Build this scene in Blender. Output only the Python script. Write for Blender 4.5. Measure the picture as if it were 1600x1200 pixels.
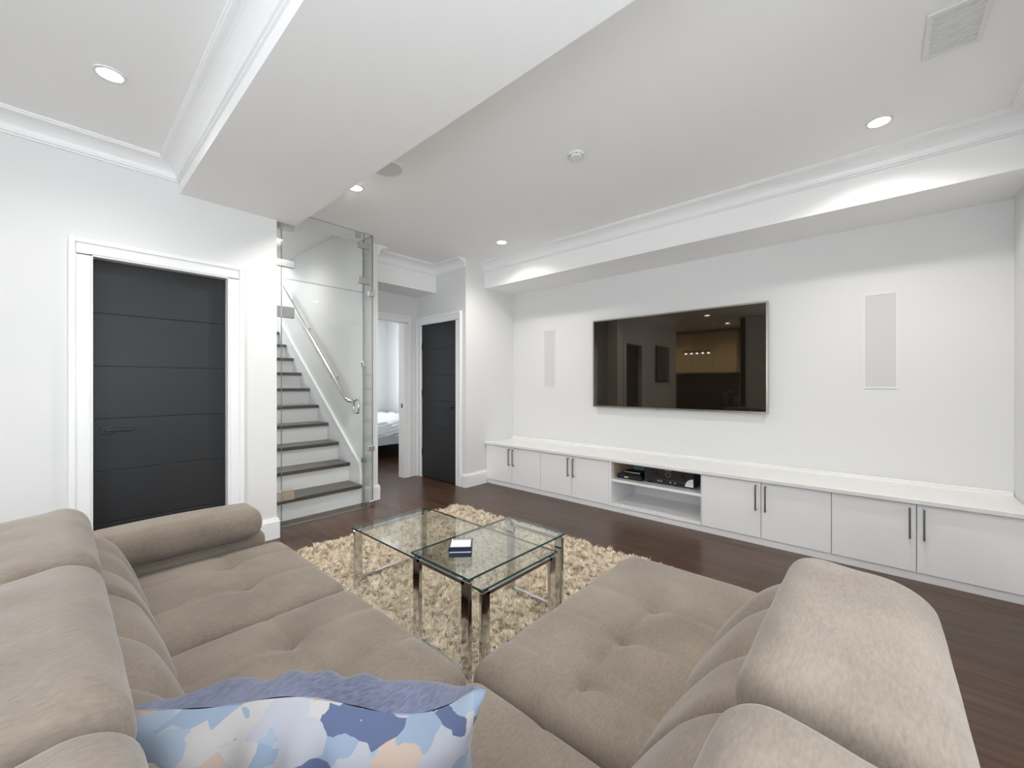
import bpy, bmesh, math, random
import numpy as np
from mathutils import Vector, Matrix

random.seed(7); np.random.seed(7)
for o in list(bpy.data.objects): bpy.data.objects.remove(o)
scene = bpy.context.scene
COL = scene.collection

# ------------------------------------------------------------------ camera
# world: +y runs along the television wall away from the viewer, +x runs towards the television wall
VP1, VP2, CAM_H = 90.0, 1370.0, 1.24
F = math.sqrt((800 - VP1) * (VP2 - 800)); TH = math.atan((VP2 - 800) / F)
cd = bpy.data.cameras.new('camera'); cam = bpy.data.objects.new('camera', cd); COL.objects.link(cam)
cd.sensor_fit = 'HORIZONTAL'; cd.sensor_width = 36.0; cd.lens = F / 1600 * 36.0
cd.clip_start = 0.02; cd.clip_end = 100
cam.location = (0, 0, CAM_H)
fx, fy = math.cos(TH), math.sin(TH)
cam.rotation_euler = (math.pi / 2, 0, math.atan2(-fx, fy))
scene.camera = cam

# ------------------------------------------------------------------ world, exposure, daylight
w = bpy.data.worlds.new('world'); scene.world = w; w.use_nodes = True
w.node_tree.nodes['Background'].inputs[0].default_value = (0.75, 0.85, 1.0, 1)
w.node_tree.nodes['Background'].inputs[1].default_value = 1.0
vs = scene.view_settings
vs.view_transform = 'Standard'; vs.look = 'None'; vs.gamma = 1.0; vs.use_curve_mapping = False
vs.exposure = 1.22

def area_light(name, loc, direction, sx, sy, energy, color):
    l = bpy.data.lights.new(name, 'AREA'); l.shape = 'RECTANGLE'; l.size = sx; l.size_y = sy
    l.energy = energy; l.color = color
    o = bpy.data.objects.new(name, l); COL.objects.link(o); o.location = loc
    o.rotation_euler = Vector(direction).to_track_quat('-Z', 'Y').to_euler()
    return o
COOL = (0.91, 0.955, 1.0)
area_light('added_daylight_back', (-2.4, 0.65, 1.35), (1, 0, 0.1), 1.95, 2.0, 27, COOL)  # added daylight for an unseen window behind the viewer
area_light('added_daylight_side', (0.15, -0.86, 1.6), (0, 1, 0.1), 1.85, 1.35, 19, COOL)  # fill from an unseen side window, added to lift the ceiling and stairs
area_light('daylight_bedroom_window', (3.2, 8.3, 1.6), (0, -1, 0), 1.5, 1.2, 42, COOL)
area_light('added_daylight_stair', (1.6, 7.9, 3.9), (0, -1, -0.3), 0.9, 1.1, 120, COOL)  # added light for an unseen upstairs window, brightens the stairwell
SPOT_W = 27.0
SPOT_COL = (1.0, 0.955, 0.90)

# ------------------------------------------------------------------ materials
def new_mat(name):
    m = bpy.data.materials.new(name); m.use_nodes = True
    nt = m.node_tree; return m, nt, nt.nodes['Principled BSDF'], nt.nodes['Material Output']
def pset(b, **k):
    for n, v in k.items():
        key = {'color': 'Base Color', 'rough': 'Roughness', 'metal': 'Metallic', 'spec': 'Specular IOR Level',
               'coat': 'Coat Weight', 'coatr': 'Coat Roughness', 'sheen': 'Sheen Weight', 'sheenr': 'Sheen Roughness',
               'estr': 'Emission Strength', 'ecol': 'Emission Color', 'ior': 'IOR'}[n]
        b.inputs[key].default_value = (*v, 1) if isinstance(v, tuple) and len(v) == 3 else v
def simple(name, color, rough=0.5, metal=0.0, **k):
    m, nt, b, o = new_mat(name); pset(b, color=color, rough=rough, metal=metal, **k); return m
def painted(name, color, rough=0.5, bump=0.03, scale=140.0, **k):
    m, nt, b, o = new_mat(name); pset(b, color=color, rough=rough, **k)
    tc = nt.nodes.new('ShaderNodeTexCoord'); n = nt.nodes.new('ShaderNodeTexNoise'); n.inputs['Scale'].default_value = scale
    n.inputs['Detail'].default_value = 3
    bp = nt.nodes.new('ShaderNodeBump'); bp.inputs['Strength'].default_value = bump; bp.inputs['Distance'].default_value = 0.002
    nt.links.new(tc.outputs['Object'], n.inputs['Vector']); nt.links.new(n.outputs['Fac'], bp.inputs['Height'])
    nt.links.new(bp.outputs['Normal'], b.inputs['Normal']); return m
M = {}
M['wall'] = painted('wall_paint', (0.77, 0.77, 0.763), 0.55)
M['ceiling'] = painted('ceiling_paint', (0.92, 0.915, 0.91), 0.65)
M['trim'] = painted('trim_paint', (0.90, 0.90, 0.90), 0.32, 0.015)
M['lacquer'] = simple('white_lacquer', (0.91, 0.91, 0.912), 0.16, coat=0.3, coatr=0.08)
M['counter'] = simple('white_quartz_top', (0.84, 0.835, 0.82), 0.07, coat=0.5, coatr=0.03)
M['handle'] = simple('satin_nickel_dark', (0.30, 0.29, 0.28), 0.32, 1.0)
M['chrome'] = simple('chrome', (0.66, 0.67, 0.68), 0.09, 1.0)
M['steel'] = simple('brushed_steel', (0.66, 0.64, 0.60), 0.25, 1.0)
M['clamp'] = simple('clamp_steel', (0.60, 0.60, 0.60), 0.24, 1.0)
M['black_metal'] = simple('black_metal', (0.018, 0.018, 0.02), 0.35, 0.3)
M['tread'] = painted('tread_stain', (0.050, 0.043, 0.040), 0.30, 0.05, 60)
M['screen'] = simple('screen_glass', (0.010, 0.0075, 0.0055), 0.03)
M['screen'].node_tree.nodes['Principled BSDF'].inputs['Specular Tint'].default_value = (1.0, 0.86, 0.72, 1)
M['screen'].node_tree.nodes['Principled BSDF'].inputs['Specular IOR Level'].default_value = 0.75
M['bezel'] = simple('bezel_metal', (0.36, 0.32, 0.27), 0.3, 1.0)
M['plastic_black'] = simple('black_plastic', (0.012, 0.012, 0.014), 0.3)
M['plastic_gloss'] = simple('gloss_black_plastic', (0.012, 0.013, 0.02), 0.08)
M['plastic_white'] = simple('white_plastic', (0.80, 0.80, 0.80), 0.4)
M['silver_print'] = simple('silver_print', (0.75, 0.75, 0.75), 0.4)
M['warm_cast'] = simple('warm_light_beige', (0.62, 0.50, 0.34), 0.5)  # beige that stands in for warm light on white lacquer
M['teal'] = simple('teal_card', (0.30, 0.50, 0.52), 0.6)
M['grille'] = painted('speaker_grille_cloth', (0.66, 0.66, 0.665), 0.7, 0.3, 500)
M['grille_frame'] = simple('speaker_frame', (0.80, 0.80, 0.80), 0.4)
M['lamp'] = simple('lamp_diffuser', (1, 1, 1), 0.5, ecol=(1.0, 0.97, 0.93), estr=14.0)
M['bed_white'] = painted('bed_linen', (0.80, 0.81, 0.83), 0.8, 0.2, 60)
M['bed_grey'] = painted('bed_frame_fabric', (0.42, 0.44, 0.47), 0.8, 0.3, 200)
M['stone_dark'] = painted('dark_stone', (0.05, 0.045, 0.04), 0.2, 0.02)
M['kitchen_cream'] = simple('kitchen_cream', (0.80, 0.74, 0.58), 0.3)
M['kitchen_tile'] = simple('kitchen_backsplash', (0.10, 0.09, 0.07), 0.2)
M['kitchen_floor'] = simple('kitchen_floor_tile', (0.35, 0.32, 0.28), 0.3)
M['navy'] = simple('navy_board', (0.016, 0.022, 0.05), 0.35)
M['cream_card'] = simple('cream_card', (0.78, 0.75, 0.74), 0.6)
M['window_sky'] = simple('daylight_pane', (0.8, 0.9, 1.0), 0.3, ecol=(0.78, 0.88, 1.0), estr=2.0)
M['gasket'] = simple('dark_seam', (0.10, 0.10, 0.10), 0.6)

def door_mat():
    m, nt, b, o = new_mat('charcoal_door_paint'); pset(b, rough=0.42, spec=0.3, color=(0.045, 0.046, 0.049))
    tc = nt.nodes.new('ShaderNodeTexCoord'); mp = nt.nodes.new('ShaderNodeMapping'); mp.inputs['Scale'].default_value = (8, 8, 160)
    n = nt.nodes.new('ShaderNodeTexNoise'); n.inputs['Scale'].default_value = 2.0; n.inputs['Detail'].default_value = 5
    r = nt.nodes.new('ShaderNodeValToRGB')
    r.color_ramp.elements[0].color = (0.020, 0.0205, 0.022, 1); r.color_ramp.elements[1].color = (0.030, 0.031, 0.033, 1)
    bp = nt.nodes.new('ShaderNodeBump'); bp.inputs['Strength'].default_value = 0.12; bp.inputs['Distance'].default_value = 0.001
    L = nt.links.new
    L(tc.outputs['Object'], mp.inputs['Vector']); L(mp.outputs[0], n.inputs['Vector']); L(n.outputs['Fac'], r.inputs['Fac'])
    L(r.outputs[0], b.inputs['Base Color']); L(n.outputs['Fac'], bp.inputs['Height']); L(bp.outputs[0], b.inputs['Normal'])
    return m
M['door'] = door_mat()

def wood_floor():
    m, nt, b, o = new_mat('dark_oak_floor'); pset(b, rough=0.30, coat=0.10, coatr=0.14, spec=0.32)
    tc = nt.nodes.new('ShaderNodeTexCoord'); mp = nt.nodes.new('ShaderNodeMapping'); mp.inputs['Scale'].default_value = (26, 2.2, 26)
    oi = nt.nodes.new('ShaderNodeObjectInfo'); add = nt.nodes.new('ShaderNodeVectorMath'); add.operation = 'ADD'
    mul = nt.nodes.new('ShaderNodeVectorMath'); mul.operation = 'SCALE'; mul.inputs['Scale'].default_value = 37.0
    n = nt.nodes.new('ShaderNodeTexNoise'); n.inputs['Scale'].default_value = 1.0; n.inputs['Detail'].default_value = 8; n.inputs['Distortion'].default_value = 0.6
    r = nt.nodes.new('ShaderNodeValToRGB')
    r.color_ramp.elements[0].position = 0.25; r.color_ramp.elements[0].color = (0.034, 0.0155, 0.0085, 1)
    r.color_ramp.elements[1].position = 0.8; r.color_ramp.elements[1].color = (0.100, 0.049, 0.027, 1)
    hv = nt.nodes.new('ShaderNodeHueSaturation')
    mr = nt.nodes.new('ShaderNodeMapRange'); mr.inputs['To Min'].default_value = 0.80; mr.inputs['To Max'].default_value = 1.22
    cmb = nt.nodes.new('ShaderNodeCombineXYZ')
    L = nt.links.new
    L(oi.outputs['Random'], cmb.inputs[0]); L(oi.outputs['Random'], cmb.inputs[1]); L(cmb.outputs[0], mul.inputs[0])
    L(tc.outputs['Object'], mp.inputs['Vector']); L(mp.outputs[0], add.inputs[0]); L(mul.outputs[0], add.inputs[1]); L(add.outputs[0], n.inputs['Vector'])
    L(n.outputs['Fac'], r.inputs['Fac']); L(r.outputs[0], hv.inputs['Color']); L(oi.outputs['Random'], mr.inputs['Value']); L(mr.outputs[0], hv.inputs['Value'])
    L(hv.outputs[0], b.inputs['Base Color'])
    bp = nt.nodes.new('ShaderNodeBump'); bp.inputs['Strength'].default_value = 0.06; bp.inputs['Distance'].default_value = 0.001
    L(n.outputs['Fac'], bp.inputs['Height']); L(bp.outputs[0], b.inputs['Normal'])
    return m
M['floor'] = wood_floor()

def glass_mat(name, tint, ior=1.5):
    m, nt, b, o = new_mat(name); nt.nodes.remove(b)
    tr = nt.nodes.new('ShaderNodeBsdfTransparent'); tr.inputs[0].default_value = (*tint, 1)
    gl = nt.nodes.new('ShaderNodeBsdfGlossy'); gl.inputs['Roughness'].default_value = 0.01
    fr = nt.nodes.new('ShaderNodeFresnel'); ge = nt.nodes.new('ShaderNodeNewGeometry')
    mr = nt.nodes.new('ShaderNodeMapRange'); mr.inputs['To Min'].default_value = ior; mr.inputs['To Max'].default_value = 1 / ior   # same reflectance from either face of a pane
    nt.links.new(ge.outputs['Backfacing'], mr.inputs['Value']); nt.links.new(mr.outputs[0], fr.inputs['IOR'])
    mx = nt.nodes.new('ShaderNodeMixShader'); L = nt.links.new
    L(fr.outputs[0], mx.inputs[0]); L(tr.outputs[0], mx.inputs[1]); L(gl.outputs[0], mx.inputs[2]); L(mx.outputs[0], o.inputs[0])
    return m
M['glass'] = glass_mat('clear_glass', (0.985, 0.993, 0.988))
M['glass_edge'] = simple('glass_edge_green', (0.045, 0.085, 0.075), 0.1)
M['glass_edge_pale'] = simple('glass_edge_pale', (0.26, 0.31, 0.295), 0.1)
M['table_glass'] = glass_mat('table_glass', (0.972, 0.990, 0.982), 1.72)

def fabric(name, c0, c1, sheen=0.24):
    m, nt, b, o = new_mat(name); pset(b, rough=0.85, sheen=sheen, sheenr=0.45, spec=0.15)
    tc = nt.nodes.new('ShaderNodeTexCoord')
    n1 = nt.nodes.new('ShaderNodeTexNoise'); n1.inputs['Scale'].default_value = 5.0; n1.inputs['Detail'].default_value = 6
    mp = nt.nodes.new('ShaderNodeMapping'); mp.inputs['Scale'].default_value = (60, 220, 120); mp.inputs['Rotation'].default_value = (0.3, 0.2, 0.5)
    n2 = nt.nodes.new('ShaderNodeTexNoise'); n2.inputs['Scale'].default_value = 1.0; n2.inputs['Detail'].default_value = 4
    mx = nt.nodes.new('ShaderNodeMath'); mx.operation = 'MULTIPLY_ADD'; mx.inputs[1].default_value = 0.55
    ad = nt.nodes.new('ShaderNodeMath'); ad.operation = 'MULTIPLY'; ad.inputs[1].default_value = 0.45
    r = nt.nodes.new('ShaderNodeValToRGB')
    r.color_ramp.elements[0].position = 0.32; r.color_ramp.elements[0].color = (*c0, 1)
    r.color_ramp.elements[1].position = 0.68; r.color_ramp.elements[1].color = (*c1, 1)
    bp = nt.nodes.new('ShaderNodeBump'); bp.inputs['Strength'].default_value = 0.22; bp.inputs['Distance'].default_value = 0.0015
    n3 = nt.nodes.new('ShaderNodeTexNoise'); n3.inputs['Scale'].default_value = 420.0; n3.inputs['Detail'].default_value = 2
    L = nt.links.new
    L(tc.outputs['Object'], n1.inputs['Vector']); L(tc.outputs['Object'], mp.inputs['Vector']); L(mp.outputs[0], n2.inputs['Vector']); L(tc.outputs['Object'], n3.inputs['Vector'])
    L(n2.outputs['Fac'], ad.inputs[0]); L(n1.outputs['Fac'], mx.inputs[0]); L(ad.outputs[0], mx.inputs[2]); L(mx.outputs[0], r.inputs['Fac'])
    L(r.outputs[0], b.inputs['Base Color']); L(n3.outputs['Fac'], bp.inputs['Height']); L(bp.outputs[0], b.inputs['Normal'])
    return m
M['sofa'] = fabric('taupe_velour', (0.168, 0.137, 0.110), (0.268, 0.222, 0.180))
M['sofa_dark'] = simple('sofa_base_cloth', (0.06, 0.05, 0.045), 0.9)
M['denim'] = fabric('denim_blue', (0.075, 0.082, 0.125), (0.185, 0.20, 0.285), 0.2)

def pillow_print():
    m, nt, b, o = new_mat('painted_print'); pset(b, rough=0.85, sheen=0.15)
    tc = nt.nodes.new('ShaderNodeTexCoord'); L = nt.links.new
    mp = nt.nodes.new('ShaderNodeMapping'); mp.inputs['Scale'].default_value = (20, 20, 34)
    v = nt.nodes.new('ShaderNodeTexVoronoi'); v.inputs['Scale'].default_value = 1.0; v.inputs['Randomness'].default_value = 0.75; v.distance = 'CHEBYCHEV'
    n = nt.nodes.new('ShaderNodeTexNoise'); n.inputs['Scale'].default_value = 14.0; n.inputs['Detail'].default_value = 5
    mix = nt.nodes.new('ShaderNodeVectorMath'); mix.operation = 'MULTIPLY_ADD'; mix.inputs[1].default_value = (0.5, 0.5, 0.9)
    sep = nt.nodes.new('ShaderNodeSeparateColor')
    r = nt.nodes.new('ShaderNodeValToRGB'); r.color_ramp.interpolation = 'CONSTANT'
    cols = [(0, (0.36, 0.34, 0.335)), (0.30, (0.20, 0.25, 0.33)), (0.46, (0.38, 0.29, 0.24)), (0.60, (0.31, 0.31, 0.345)), (0.78, (0.24, 0.29, 0.36)), (0.92, (0.07, 0.09, 0.17))]
    r.color_ramp.elements[0].color = (*cols[0][1], 1); r.color_ramp.elements[1].position = cols[1][0]; r.color_ramp.elements[1].color = (*cols[1][1], 1)
    for p, c in cols[2:]:
        e = r.color_ramp.elements.new(p); e.color = (*c, 1)
    L(tc.outputs['Object'], mp.inputs['Vector']); L(tc.outputs['Object'], n.inputs['Vector']); L(n.outputs['Color'], mix.inputs[0]); L(mp.outputs[0], mix.inputs[2])
    L(mix.outputs[0], v.inputs['Vector']); L(v.outputs['Color'], sep.inputs[0]); L(sep.outputs[0], r.inputs['Fac']); L(r.outputs[0], b.inputs['Base Color'])
    return m
M['print'] = pillow_print()

def rug_mat():
    m, nt, b, o = new_mat('shag_pile'); pset(b, rough=0.9, sheen=0.2, spec=0.1)
    tc = nt.nodes.new('ShaderNodeTexCoord'); n = nt.nodes.new('ShaderNodeTexNoise'); n.inputs['Scale'].default_value = 45.0; n.inputs['Detail'].default_value = 2
    r = nt.nodes.new('ShaderNodeValToRGB'); r.color_ramp.elements[0].position = 0.3; r.color_ramp.elements[1].position = 0.7
    r.color_ramp.elements[0].color = (0.64, 0.53, 0.40, 1); r.color_ramp.elements[1].color = (0.93, 0.83, 0.68, 1)
    nt.links.new(tc.outputs['Object'], n.inputs['Vector']); nt.links.new(n.outputs['Fac'], r.inputs['Fac']); nt.links.new(r.outputs[0], b.inputs['Base Color'])
    return m
M['rug'] = rug_mat()
def art_mat():
    m, nt, b, o = new_mat('carved_panel'); pset(b, rough=0.6)
    tc = nt.nodes.new('ShaderNodeTexCoord'); n = nt.nodes.new('ShaderNodeTexNoise'); n.inputs['Scale'].default_value = 7; n.inputs['Detail'].default_value = 6
    r = nt.nodes.new('ShaderNodeValToRGB'); r.color_ramp.elements[0].color = (0.02, 0.02, 0.02, 1); r.color_ramp.elements[1].color = (0.30, 0.28, 0.26, 1)
    nt.links.new(tc.outputs['Object'], n.inputs['Vector']); nt.links.new(n.outputs['Fac'], r.inputs['Fac']); nt.links.new(r.outputs[0], b.inputs['Base Color'])
    return m
M['art'] = art_mat()

# ------------------------------------------------------------------ helpers
ORG = {}
def mesh_obj(name, verts, faces, mat, parent=None, smooth=False, origin=None, mats=None, fmat=None):
    v = np.asarray(verts, float).reshape(-1, 3)
    if origin is None:
        origin = ORG[parent] if parent else Vector(((v[:, 0].min() + v[:, 0].max()) / 2, (v[:, 1].min() + v[:, 1].max()) / 2, v[:, 2].min()))
    origin = Vector(origin)
    me = bpy.data.meshes.new(name); me.from_pydata((v - np.array(origin)).tolist(), [], faces)
    for m in (mats or [mat]): me.materials.append(m)
    if fmat is not None: me.polygons.foreach_set('material_index', fmat)
    if smooth: me.polygons.foreach_set('use_smooth', [True] * len(me.polygons))
    me.update()
    o = bpy.data.objects.new(name, me); COL.objects.link(o)
    if parent:
        o.parent = parent; o.location = origin - ORG[parent]
    else: o.location = origin
    ORG[o] = origin
    return o
def empty(name, loc):
    o = bpy.data.objects.new(name, None); COL.objects.link(o); o.location = loc; o.empty_display_size = 0.1
    ORG[o] = Vector(loc); return o
def tag(o, label, cat, group=None):
    o['label'] = label; o['category'] = cat
    if group: o['group'] = group
    return o
def thing(name, loc, label, cat, group=None): return tag(empty(name, loc), label, cat, group)
def struct(o, label=None):
    o['kind'] = 'structure'
    if label: o['label'] = label
    return o

class MB:
    def __init__(s): s.v = []; s.f = []; s.smooth = False
    def add(s, verts, faces):
        k = len(s.v); s.v += [tuple(p) for p in verts]; s.f += [tuple(i + k for i in f) for f in faces]; return s
    def box(s, a, b, bev=0.0, seg=2):
        (x0, y0, z0), (x1, y1, z1) = [min(p) for p in zip(a, b)], [max(p) for p in zip(a, b)]
        if bev <= 0:
            V = [(x0, y0, z0), (x1, y0, z0), (x1, y1, z0), (x0, y1, z0), (x0, y0, z1), (x1, y0, z1), (x1, y1, z1), (x0, y1, z1)]
            return s.add(V, [(3, 2, 1, 0), (4, 5, 6, 7), (0, 1, 5, 4), (1, 2, 6, 5), (2, 3, 7, 6), (3, 0, 4, 7)])
        bm = bmesh.new(); bmesh.ops.create_cube(bm, size=1)
        for v in bm.verts: v.co = ((x0 + x1) / 2 + v.co.x * (x1 - x0), (y0 + y1) / 2 + v.co.y * (y1 - y0), (z0 + z1) / 2 + v.co.z * (z1 - z0))
        bmesh.ops.bevel(bm, geom=list(bm.edges), offset=bev, segments=seg, profile=0.5, affect='EDGES', clamp_overlap=True)
        bm.verts.index_update()
        s.add([v.co[:] for v in bm.verts], [[v.index for v in f.verts] for f in bm.faces]); bm.free(); return s
    def prism(s, poly, axis, a, b):
        """poly: list of 2-D points in the plane of the two other axes (cyclic order x,y,z), extruded along axis from a to b"""
        def mk(p, t):
            return {0: (t, p[0], p[1]), 1: (p[0], t, p[1]), 2: (p[0], p[1], t)}[axis]
        n = len(poly); V = [mk(p, a) for p in poly] + [mk(p, b) for p in poly]
        Fs = [tuple(range(n)), tuple(range(2 * n - 1, n - 1, -1))] + [(i, i + n, (i + 1) % n + n, (i + 1) % n) for i in range(n)]
        return s.add(V, Fs)
    def tube(s, pts, r, n=12, cap=True):
        pts = [Vector(p) for p in pts]; k0 = len(s.v); rings = []
        t0 = (pts[1] - pts[0]).normalized(); up = Vector((0, 0, 1)) if abs(t0.z) < 0.9 else Vector((1, 0, 0))
        u = t0.cross(up).normalized()
        V = []; Fs = []
        for i, p in enumerate(pts):
            if i == 0: t = pts[1] - pts[0]
            elif i == len(pts) - 1: t = pts[-1] - pts[-2]
            else: t = (pts[i + 1] - p).normalized() + (p - pts[i - 1]).normalized()
            t.normalize(); u = (u - t * u.dot(t)).normalized(); v = t.cross(u)
            rr = r[i] if isinstance(r, (list, tuple)) else r
            for j in range(n):
                a = 2 * math.pi * j / n; V.append(p + u * (rr * math.cos(a)) + v * (rr * math.sin(a)))
        for i in range(len(pts) - 1):
            for j in range(n):
                a, b = i * n + j, i * n + (j + 1) % n; Fs.append((a, b, b + n, a + n))
        if cap: Fs += [tuple(range(n - 1, -1, -1)), tuple(range((len(pts) - 1) * n, len(pts) * n))]
        return s.add(V, Fs)
    def disc(s, c, r, z0, z1, n=32, r0=0.0):
        V = []; Fs = []
        if r0 <= 0:
            poly = [(c[0] + r * math.cos(2 * math.pi * j / n), c[1] + r * math.sin(2 * math.pi * j / n)) for j in range(n)]
            return s.prism(poly, 2, z0, z1)
        for rr, z in ((r0, z0), (r, z0), (r, z1), (r0, z1)):
            V += [(c[0] + rr * math.cos(2 * math.pi * j / n), c[1] + rr * math.sin(2 * math.pi * j / n), z) for j in range(n)]
        for k in range(4):
            for j in range(n):
                a, b = k * n + j, k * n + (j + 1) % n; cc = ((k + 1) % 4) * n
                Fs.append((a, b, cc + (j + 1) % n, cc + j))
        return s.add(V, Fs)
    def build(s, name, mat, parent=None, smooth=False, origin=None): return mesh_obj(name, s.v, s.f, mat, parent, smooth, origin)
def B(name, a, b, mat, parent=None, bev=0.0): return MB().box(a, b, bev).build(name, mat, parent)

def rounded_grid(size, r, res):
    """unit-consistent rounded box as a dense grid: returns verts (n,3) centred on 0, faces"""
    hx, hy, hz = [d / 2 for d in size]; n = [max(2, int(round(d / res))) for d in size]
    bm = bmesh.new(); idx = {}; V = []; Fs = []
    def vid(i, j, k):
        key = (i, j, k)
        if key not in idx:
            idx[key] = len(V); V.append((-hx + 2 * hx * i / n[0], -hy + 2 * hy * j / n[1], -hz + 2 * hz * k / n[2]))
        return idx[key]
    bm.free()
    nx, ny, nz = n
    for i in range(nx):
        for j in range(ny):
            Fs.append((vid(i, j, nz), vid(i + 1, j, nz), vid(i + 1, j + 1, nz), vid(i, j + 1, nz)))
            Fs.append((vid(i, j, 0), vid(i, j + 1, 0), vid(i + 1, j + 1, 0), vid(i + 1, j, 0)))
    for i in range(nx):
        for k in range(nz):
            Fs.append((vid(i, 0, k), vid(i + 1, 0, k), vid(i + 1, 0, k + 1), vid(i, 0, k + 1)))
            Fs.append((vid(i, ny, k), vid(i, ny, k + 1), vid(i + 1, ny, k + 1), vid(i + 1, ny, k)))
    for j in range(ny):
        for k in range(nz):
            Fs.append((vid(0, j, k), vid(0, j, k + 1), vid(0, j + 1, k + 1), vid(0, j + 1, k)))
            Fs.append((vid(nx, j, k), vid(nx, j + 1, k), vid(nx, j + 1, k + 1), vid(nx, j, k + 1)))
    P = np.array(V); h = np.array([hx, hy, hz]); rr = np.minimum(np.array(r if hasattr(r, '__len__') else [r] * 3), h * 0.98)
    q = np.clip(P, -(h - rr), h - rr); d = (P - q) / rr
    L = np.linalg.norm(d, axis=1); L[L == 0] = 1
    # box surface -> rounded surface
    P2 = q + d / L[:, None] * rr * np.minimum(1, np.max(np.abs(d), axis=1))[:, None]
    return P2, Fs

# extruded moulding: profile [(projection from wall, z)], along p0->p1 on wall with outward normal nrm
def moulding(name, prof, p0, p1, nrm, mat, m0=0.0, m1=0.0, parent=None):
    p0, p1, nrm = Vector((*p0, 0)), Vector((*p1, 0)), Vector((*nrm, 0)); t = (p1 - p0).normalized(); n = len(prof); V = []
    for p, mm, sg in ((p0, m0, 1), (p1, m1, -1)):
        for pr, z in prof: V.append(p + nrm * pr + t * (sg * mm * pr) + Vector((0, 0, z)))
    Fs = [tuple(range(n)), tuple(range(2 * n - 1, n - 1, -1))] + [(i, (i + 1) % n, (i + 1) % n + n, i + n) for i in range(n)]
    o = mesh_obj(name, V, Fs, mat, parent); bm = bmesh.new(); bm.from_mesh(o.data)
    bmesh.ops.recalc_face_normals(bm, faces=bm.faces); bm.to_mesh(o.data); bm.free(); return o
CEIL = 2.744
def crown_profile(zc, drop=0.112, proj=0.12):
    a = [(0, zc), (proj, zc), (proj, zc - .010), (proj - .008, zc - .012), (proj - .008, zc - .020), (proj - .018, zc - .022)]
    n = 8; x0, z0 = proj - .018, zc - .022; x1, z1 = .022, zc - drop + .018
    for i in range(1, n + 1):
        t = i / n * math.pi / 2; a.append((x1 + (x0 - x1) * (1 - math.sin(t)), z1 + (z0 - z1) * math.cos(t)))
    a += [(.022, zc - drop + .012), (.012, zc - drop + .010), (.012, zc - drop), (0, zc - drop)]
    return a
BASE = [(0, 0), (.018, 0), (.018, .135), (.012, .150), (.010, .160), (0, .160)]
_n = {'t': 0, 'b': 0}
def crown(p0, p1, nrm, m0=0, m1=0, label=None, zc=CEIL, **k):
    _n['t'] += 1
    return struct(moulding('trim_%d' % _n['t'], crown_profile(zc, **k), p0, p1, nrm, M['trim'], m0, m1), label)
def baseboard(side, p0, p1, nrm, m0=0, m1=0):
    return struct(moulding('baseboard_' + side, BASE, p0, p1, nrm, M['trim'], m0, m1), 'white baseboard, ' + side.replace('_', ' '))

# ------------------------------------------------------------------ plan
YD = 3.605      # wall with the charcoal door
XE = 1.18       # its free end at the glass screen
XTV = 4.12      # television wall
XB = 3.575      # face of the bulkhead over the television wall
ZB = 2.437
XH, YW = 3.26, 3.665   # corner of the hall wall
YR = -0.66      # right-hand wall
XBK = -2.2      # wall behind
YS = 4.0        # end face of the stair wall
XS0, XS1 = 2.12, 2.30
YBD = 4.65      # bedroom door wall
T = 0.15

# ------------------------------------------------------------------ floor of planks
PW = 0.127
fl = MB()
fl.box((XBK - 2.2, YR - .15, -.12), (5.1, 8.15, -.014))
floor = struct(fl.build('floor', M['floor'], origin=(0, 0, 0)), 'dark brown oak plank floor')
lens = [0.9, 1.2, 1.5, 1.8]
plank_meshes = []
for Ln in lens:
    m = MB().box((0.0002, 0.0002, -.0138), (PW - .0002, Ln - .0002, 0), 0.0007, 1)
    me = bpy.data.meshes.new('plank'); me.from_pydata(m.v, [], m.f); me.materials.append(M['floor']); plank_meshes.append(me)
planks = 0
def plank(x, y, L):
    global planks
    k = min(range(4), key=lambda i: abs(lens[i] - L))
    o = bpy.data.objects.new('plank', plank_meshes[k]); COL.objects.link(o); o.parent = floor
    o.location = (x, y, 0); o.scale = (1, L / lens[k], 1); planks += 1
def plank_rows(x0, x1, y0, y1, L=1.5):
    x = x0
    while x < x1 - 1e-6:
        y = y0; first = True
        while y < y1 - 1e-6:
            l = random.choice(lens[1:]) if not first else random.uniform(0.5, 1.6)
            if y1 - (y + l) < 0.45: l = y1 - y
            plank(x, y, l); y += l; first = False
        x += PW
plank_rows(0.46, 0.46 + 26 * PW, YR - .02, 4.66)
plank_rows(0.46 + 14 * PW, 0.46 + 36 * PW, 4.66, 8.05)
x_end = 0.46 + 26 * PW
slab = MB().box((XBK - 2.2, YR - .15, -.014), (0.46, 8.15, 0)).box((x_end, YR - .15, -.014), (4.3, 4.66, 0)).box((0.46, 4.66, -.014), (0.46 + 14 * PW, 8.15, 0))
slab.build('floor_field', M['floor'], floor)

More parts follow.
